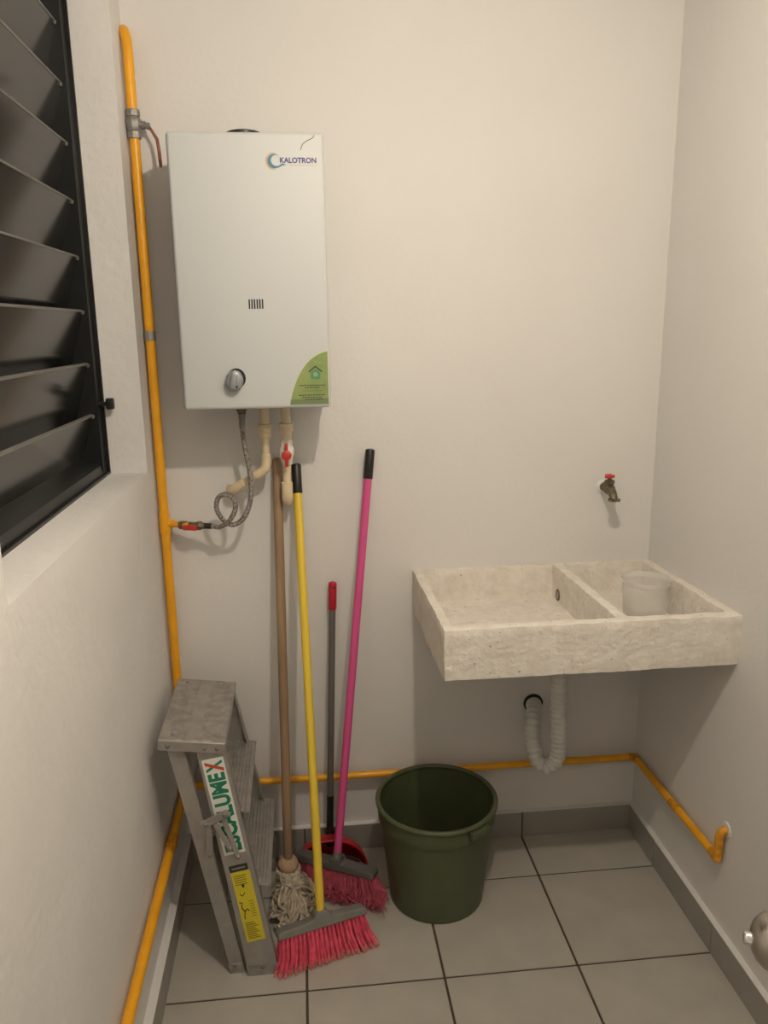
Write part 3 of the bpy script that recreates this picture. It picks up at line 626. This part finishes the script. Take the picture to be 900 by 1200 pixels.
for sx in (-1, 1):
    MB().rbox(tc_ + tu * (sx * hx_) - tn * 0.0125, (0.0016, hy_, 0.0125), 0.0008, axes=(tu, (0, 1, 0), tn), seg=1).build('apron', ALU, plate, smooth=0)
for sy in (-1, 1):
    MB().rbox(tc_ + Vector((0, sy * hy_, 0)) - tn * 0.0125, (hx_, 0.0016, 0.0125), 0.0008, axes=(tu, (0, 1, 0), tn), seg=1).build('apron', ALU, plate, smooth=0)
for k in (-1, 0, 1):
    MB().rbox(tc_ + tu * (k * 0.036) + tn * 0.0018, (0.014, hy_ - 0.004, 0.0009), 0.0006, axes=(tu, (0, 1, 0), tn), seg=1).build('plate_rib', ALUD if k else ALU, plate, smooth=0)
def rivet(p, axis, r, parent):
    MB().lathe([(r, 0), (r * 0.95, r * 0.35), (r * 0.6, r * 0.6), (0, r * 0.65)], p, axis, 10).build('rivet', STEEL, parent, smooth=60)
for dx, dz in ((-0.052, -0.013), (0.030, -0.014), (0.058, -0.013)):
    rivet(tc_ + tu * dx + tn * dz + Vector((0, -hy_ - 0.0016, 0)), (0, -1, 0), 0.0052, plate)
for dx, dy in ((-0.045, -0.135), (0.048, -0.132), (-0.048, 0.135), (0.045, 0.135)):
    rivet(tc_ + tu * dx + Vector((0, dy, 0)) + tn * 0.0025, tn, 0.0045, plate)
# frame of the near stile's outer face: s runs up the stile, x across it
su = (Vector((-0.2365, NT, 0.590)) - Vector((-0.1385, NB, 0.006)))
SLN = su.length; su.normalize(); sx_ = (Vector((1, 0, 0)) - su * su.x).normalized(); sn = sx_.cross(su).normalized()
if sn.y > 0: sn = -sn
def on_stile(a, s_, off): return Vector((-0.1385, NB, 0.006)) + su * s_ + sx_ * a + sn * off
def splate(name, a0, a1, s0, s1, off, material, th=0.0004):
    return MB().rbox((on_stile((a0 + a1) / 2, (s0 + s1) / 2, off)), ((a1 - a0) / 2, th, (s1 - s0) / 2), 0, axes=(sx_, sn, su)).build(name, material, near_st, smooth=0)
splate('name_sticker', -0.0255, 0.0235, 0.315, 0.555, 0.0004, STK_W)
def stile_text(body, s0, ln, name, material):
    t = MB(); place_text(t, body, on_stile(0.019, s0, 0.0011), su, -sx_, ln, 0.0395, 0.042); t.build(name, material, near_st, smooth=0)
stile_text('ESCALUME', 0.322, 0.197, 'sticker_lettering', STK_G)
t = MB(); place_text(t, 'X', on_stile(0.019, 0.5225, 0.0011), su, -sx_, 0.026, 0.0395, 0.045); t.build('sticker_letter_x', STK_G, near_st, smooth=0)
MB().add([on_stile(0.020, 0.5205, 0.0014), on_stile(0.020, 0.5285, 0.0014), on_stile(-0.0205, 0.5495, 0.0014), on_stile(-0.0205, 0.5415, 0.0014)], [(0, 1, 2, 3)]).build('sticker_red_stroke', STK_R, near_st, smooth=0)
splate('sticker_header', -0.0225, 0.0205, 0.270, 0.286, 0.0005, STK_K)
MB().add([on_stile(a, s_, 0.0014) for a, s_ in ((-0.017, 0.2755), (0.015, 0.2755), (0.015, 0.2805), (-0.017, 0.2805))], [(0, 1, 2, 3)]).build('header_line', STEEL, near_st, smooth=0)
splate('warning_sticker', -0.0215, 0.0225, 0.086, 0.268, 0.0004, STK_Y)
ink = MB()
def bar(a0, a1, s0, s1): ink.add([on_stile(a, s_, 0.0011) for a, s_ in ((a0, s0), (a1, s0), (a1, s1), (a0, s1))], [(0, 1, 2, 3)])
for k in range(5):
    bar(-0.017, 0.012 - 0.003 * (k % 2), 0.257 - k * 0.0055, 0.2595 - k * 0.0055)
for k in range(9):
    bar(-0.016, 0.013 - 0.004 * (k % 3), 0.094 + k * 0.0050, 0.0965 + k * 0.0050)
for k in range(7):
    bar(0.004 + 0.001 * (k % 2), 0.016, 0.150 + k * 0.0065, 0.152 + k * 0.0065)
stuff(ink.build('sticker_print', STK_OL, near_st, smooth=0))
pic = MB()
for pth in ([(-0.013, 0.186), (-0.0145, 0.176), (-0.009, 0.166), (-0.012, 0.157), (-0.013, 0.147)], [(-0.009, 0.166), (-0.003, 0.172), (0.001, 0.166)], [(-0.018, 0.192), (-0.010, 0.188)], [(-0.012, 0.212), (-0.006, 0.206), (0.000, 0.214)]):
    pic.tube([on_stile(a, s_, 0.0008) for a, s_ in pth], 0.0012, 5)
pic.tube([on_stile(0.000, 0.229, 0.0008), on_stile(0.000, 0.2345, 0.0008)], 0.0028, 6)
pic.build('sticker_symbol', STK_K, near_st, smooth=0)
rivet(on_stile(0.0, 0.016, 0.0022), sn, 0.0055, near_st)
# folded spreader on the near side
YS = 1.622
def strap(name, a, b, w, y):
    a = Vector((a[0], y, a[1])); b = Vector((b[0], y - 0.0, b[1])); d = (b - a); l = d.length / 2; d.normalize()
    return MB().rbox((a + b) / 2, (l + w * 0.8, 0.0016, w), 0.0015, axes=(d, (0, 1, 0), d.cross(Vector((0, 1, 0)))), seg=1).build(name, ALU, ld, smooth=0)
lk = strap('spreader_link', (-0.2545, 0.4075), (-0.204, 0.4315), 0.0095, YS - 0.008)
strap('spreader_arm', (-0.247, 0.400), (-0.247, 0.325), 0.0080, YS - 0.001)
strap('spreader_arm', (-0.229, 0.402), (-0.200, 0.338), 0.0060, YS - 0.004)
strap('spreader_arm', (-0.210, 0.415), (-0.184, 0.318), 0.0060, YS - 0.004)
for x, z, y in ((-0.250, 0.409, YS - 0.0095), (-0.207, 0.4295, YS - 0.0095), (-0.247, 0.324, YS - 0.0025), (-0.183, 0.317, YS - 0.0055), (-0.200, 0.338, YS - 0.0055)):
    rivet((x, y, z), (0, -1, 0), 0.0058, lk)
rivet((-0.206, NB + 0.0115, 0.022), (0, -1, 0), 0.005, near_st)

# ------------------------------------------------------------------ brooms, mop, dustpan
def handle(root, a, b, r, material, gripmat=None, grip=0.075, name='handle', gr=0.0016, gname='grip'):
    a, b = Vector(a), Vector(b); d = (b - a).normalized()
    MB().tube([a, b - d * (grip * 0.5 if gripmat else 0)] if gripmat else [a, b - d * 0.006, b - d * 0.002, b], [r, r] if gripmat else [r, r, r * 0.85, r * 0.5], 16).build(name, material, root, smooth=50)
    if gripmat:
        g0 = b - d * grip
        MB().tube([g0, g0 + d * 0.002, b - d * 0.006, b - d * 0.002, b], [r + gr * 0.5, r + gr, r + gr, r + gr * 0.3, r * 0.5], 18).build(gname, gripmat, root, smooth=50)
# yellow broom
A = Vector((0.000, 1.668, 0.105)); B = Vector((-0.020, 2.036, 1.156))
br = thing('broom', 'broom with yellow handle and stiff bright pink bristles standing before the mop', 'broom', (0.01, 1.64, 0))
handle(br, A, B, 0.0108, YELH, DARKPL, 0.078)
hu = Vector((0.956, 0.292, 0)).normalized()
hv = (B - A).normalized(); hv = (hv - hu * hv.dot(hu)).normalized(); hn_ = hu.cross(hv)
HC = A - hv * 0.018
def hp_(a, b, c): return HC + hu * a + hv * b + hn_ * c
blk = MB()
prof = [(-0.113, -0.012), (-0.113, 0.002), (-0.105, 0.007), (-0.045, 0.009), (-0.022, 0.013), (-0.015, 0.027), (0.015, 0.027), (0.022, 0.013), (0.045, 0.009), (0.108, 0.007), (0.114, 0.002), (0.114, -0.012)]
blk.prism(prof, HC + hn_ * -0.018, hu, hv, 0.036)
o = blk.build('brush_block', GREYPL, br, smooth=0)
bmod = o.modifiers.new('bevel', 'BEVEL'); bmod.width = 0.004; bmod.segments = 2
MB().rbox(hp_(0.07, 0.002, -0.0185), (0.022, 0.0042, 0.0005), 0, axes=(hu, hv, hn_)).build('worn_mark', STEEL, br, smooth=0)
bs = MB(); tips = MB()
for row in range(4):
    for k in range(21):
        fa = (k + 0.5 * (row % 2)) / 20.5 * 2 - 1
        for q in range(8):
            a0 = fa * 0.106 + random.gauss(0, 0.0012); c0 = -0.012 + row * 0.008 + random.gauss(0, 0.0012)
            spread = fa * 0.135 - 0.0 + random.gauss(0, 0.0040); dc = (row - 1.5) * 0.011 + random.gauss(0, 0.004)
            top = hp_(a0, -0.011, c0)
            end = hp_(spread, -0.12, dc)
            d = end - top
            tz_ = 0.002 + random.uniform(0, 0.004)
            s_ = (top.z - tz_) / (top.z - end.z); end = top + d * s_
            mid = top.lerp(end, 0.55) + hu * (fa * -0.006) + Vector((random.gauss(0, 0.001), random.gauss(0, 0.001), 0))
            m2 = top.lerp(end, 0.84)+ hu * (fa * -0.002)
            bs.tube([top, mid, m2], [0.0019, 0.0019, 0.0018], 4, cap=False)
            for w_ in range(2): tips.tube([m2, end + Vector((random.gauss(0, 0.0022), random.gauss(0, 0.0022), 0))], [0.0012, 0.0006], 3, cap=False)
stuff(bs.build('bristles', PINKB, br, smooth=60, recalc=False)); stuff(tips.build('bristle_tips', TIPF, br, smooth=60, recalc=False))

# pink broom
A = Vector((0.050, 1.862, 0.105)); B = Vector((0.1735, 2.036, 1.189))
br2 = thing('broom', 'broom with magenta handle and worn fuzzy bristles beside the bucket', 'broom', (0.045, 1.84, 0))
handle(br2, A, B, 0.0108, PINKH, DARKPL, 0.078)
hu = Vector((0.90, -0.44, -0.02)).normalized(); hv = (B - A).normalized(); hv = (hv - hu * hv.dot(hu)).normalized(); hn_ = hu.cross(hv); HC = A - hv * 0.012
blk = MB().prism([(-0.118, -0.010), (-0.118, 0.004), (-0.112, 0.008), (-0.018, 0.010), (-0.013, 0.022), (0.013, 0.022), (0.018, 0.010), (0.108, 0.008), (0.113, 0.004), (0.113, -0.010)], HC + hn_ * -0.021, hu, hv, 0.042)
o = blk.build('brush_block', DKBLOCK, br2, smooth=0); bmod = o.modifiers.new('bevel', 'BEVEL'); bmod.width = 0.004; bmod.segments = 2
MB().lathe([(0.0150, 0), (0.0155, 0.004), (0.013, 0.011), (0.0115, 0.018)], hp_(0, 0.018, 0), hv, 18).build('handle_socket', DGREY, br2)
bs = MB()
for k in range(1500):
    fa = random.uniform(-1, 1); row = random.uniform(-1, 1)
    top = hp_(fa * 0.108, -0.008, row * 0.017)
    endf = fa * 0.118 + (0.036 * max(0, fa) ** 2); end = hp_(endf, -0.1, row * 0.042 - 0.010)
    s_ = (top.z - random.uniform(0.006, 0.020)) / (top.z - end.z); end = top + (end - top) * s_
    pts = [top, top.lerp(end, 0.4)]
    for q in (0.65, 0.82, 1.0):
        w_ = 0.004 + 0.005 * q
        pts.append(top.lerp(end, q) + Vector((random.gauss(0, w_), random.gauss(0, w_), random.gauss(0, 0.002))))
    for p in pts:
        p.z = max(p.z, 0.0075)
        q_ = Vector((p.x - bx, p.y - by)); lim = RB + 0.010 + 0.09 * p.z          # the bucket's side holds the bristles back
        if q_.length < lim: q_ *= lim / q_.length; p.x, p.y = bx + q_.x, by + q_.y
    bs.tube(pts, [0.0014, 0.0014, 0.0013, 0.0012, 0.0007], 3, cap=False)
stuff(bs.build('bristles', PINKF, br2, smooth=60, recalc=False))

# dustpan with a long handle
dp = thing('dustpan', 'red dustpan with a long grey handle standing behind the brooms', 'dustpan', (0.034, 1.95, 0))
hood = MB(); cxd, cyd, rxd, hzd, ryd = 0.034, 1.935, 0.104, 0.108, 0.085
nu, nv = 28, 10
def hoodp(i, j, k):
    t = math.pi * i / nu; q = (math.pi / 2) * j / nv
    x = cxd - (rxd - k) * math.cos(t) * math.cos(q) ** 0.6; z = 0.003 + (hzd - k) * math.sin(t) ** 0.8 * math.cos(q) ** 0.6; y = cyd + (ryd - k) * math.sin(q)
    return (x, y, z)
vs = [hoodp(i, j, 0.0) for i in range(nu + 1) for j in range(nv + 1)] + [hoodp(i, j, 0.003) for i in range(nu + 1) for j in range(nv + 1)]
O = (nu + 1) * (nv + 1); w = nv + 1
fs = [(i * w + j, (i + 1) * w + j, (i + 1) * w + j + 1, i * w + j + 1) for i in range(nu) for j in range(nv)]
fs += [tuple(O + q for q in reversed(f)) for f in fs]
fs += [(i * w, O + i * w, O + (i + 1) * w, (i + 1) * w) for i in range(nu)]
hood.add(vs, fs); hood.build('hood', DUST, dp, smooth=60, recalc=False)
MB().tube([hoodp(i, 0, 0.001) for i in range(nu + 1)], 0.0032, 8).build('hood_rim', DUST, dp, smooth=60)
fl = MB().prism([(cxd - rxd, cyd), (cxd - rxd - 0.003, 1.872), (cxd + rxd + 0.003, 1.872), (cxd + rxd, cyd), (cxd + 0.08, cyd + 0.05), (cxd, cyd + 0.083), (cxd - 0.08, cyd + 0.05)], (0, 0, 0.0005), (1, 0, 0), (0, 1, 0), 0.003)
fl.build('pan_floor', DUST, dp, smooth=0)
for sg in (-1, 1):
    x = cxd + sg * (rxd + 0.001)
    MB().add([(x - 0.0012, cyd, 0.001), (x - 0.0012, 1.875, 0.001), (x - 0.0012, 1.875, 0.006), (x - 0.0012, cyd, 0.03), (x + 0.0012, cyd, 0.001), (x + 0.0012, 1.875, 0.001), (x + 0.0012, 1.875, 0.006), (x + 0.0012, cyd, 0.03)],
             [(0, 1, 2, 3), (7, 6, 5, 4), (0, 4, 5, 1), (1, 5, 6, 2), (2, 6, 7, 3), (3, 7, 4, 0)]).build('pan_side', DUST, dp, smooth=0)
A = Vector((0.0345, 1.985, 0.075)); B = Vector((0.0655, 2.035, 0.832))
MB().lathe([(0.013, 0), (0.0125, 0.045), (0.0115, 0.047)], A - Vector((0, 0, 0.01)), B - A, 18).build('handle_socket', DARKPL, dp)
d_ = (B - A).normalized()
MB().tube([A, A + d_ * 0.14], 0.0098, 14).build('handle_sleeve', DARKPL, dp)
handle(dp, A, B, 0.0090, DGREY, REDG, 0.078, gr=0.0022)
MB().lathe([(0.0030, 0), (0.0030, 0.0005)], B - d_ * 0.014 + Vector((0.003, -0.0107, 0)), (0.2, -1, 0), 10).build('hang_hole', STK_K, dp)

# mop
A = Vector((-0.081, 1.868, 0.085)); B = Vector((-0.0685, 2.038, 1.172))
mp = thing('mop', 'string mop with a bare wooden handle leaning beside the ladder', 'mop', (-0.08, 1.86, 0))
d_ = (B - A).normalized()
MB().tube([A, A + d_ * 0.4, B - d_ * 0.008, B - d_ * 0.002, B], [0.0118, 0.0122, 0.0122, 0.010, 0.006], 16).build('handle', WOOD, mp, smooth=50)
MB().lathe([(0.013, -0.014), (0.0225, -0.012), (0.0275, 0.0), (0.0255, 0.010), (0.014, 0.014)], A + Vector((0, -0.004, 0.016)), (0.1, -0.35, 1), 22).build('collar', COLLAR, mp, smooth=60)
st = MB()
MX, MY = -0.062, 1.800
for k in range(120):
    th = random.uniform(0, 2 * math.pi)
    while True:
        ex, ey = random.uniform(-1, 1), random.uniform(-1, 1)
        if ex * ex + ey * ey < 1: break
    tx_, ty_ = MX + ex * 0.056, MY + ey * 0.098
    pts = [A + Vector((0.012 * math.cos(th), 0.012 * math.sin(th), -0.006)), A + Vector((0.030 * math.cos(th), 0.030 * math.sin(th) - 0.006, random.uniform(-0.014, 0.004)))]
    nn_ = 5; lay = random.uniform(0.35, 1.0); w1, w2 = random.uniform(0, 6.28), random.choice((-1, 1)) * random.uniform(1.0, 1.7)
    for q in range(1, nn_ + 1):
        t = q / nn_; rr_ = 0.010 + 0.018 * t
        x = A.x + (tx_ - A.x) * t ** 0.7 + rr_ * math.cos(w1 + q * w2); y = A.y + (ty_ - A.y) * t ** 0.7 + rr_ * 1.2 * math.sin(w1 + q * w2)
        x = min(max(x, -0.132), 0.004); y = min(max(y, 1.700), 1.935)
        e = ((x - MX) / 0.078) ** 2 + ((y - MY) / 0.135) ** 2
        hmax = 0.074 * max(0.05, 1 - e) ** 0.6 * (0.5 + 0.5 * min(1, max(0, (y - 1.70) / 0.14)))
        pts.append(Vector((x, y, 0.006 + hmax * min(1.0, lay + random.uniform(-0.08, 0.08)))))
    P_ = cat(pts, 6)
    for p in P_: p.z = max(p.z, 0.0048)
    st.tube(P_, 0.0043, 6)
stuff(st.build('mop_strings', COTTON, mp, smooth=60, recalc=False))

# helper bookkeeping is not part of the scene
for o in bpy.data.objects:
    if '_o' in o: del o['_o']
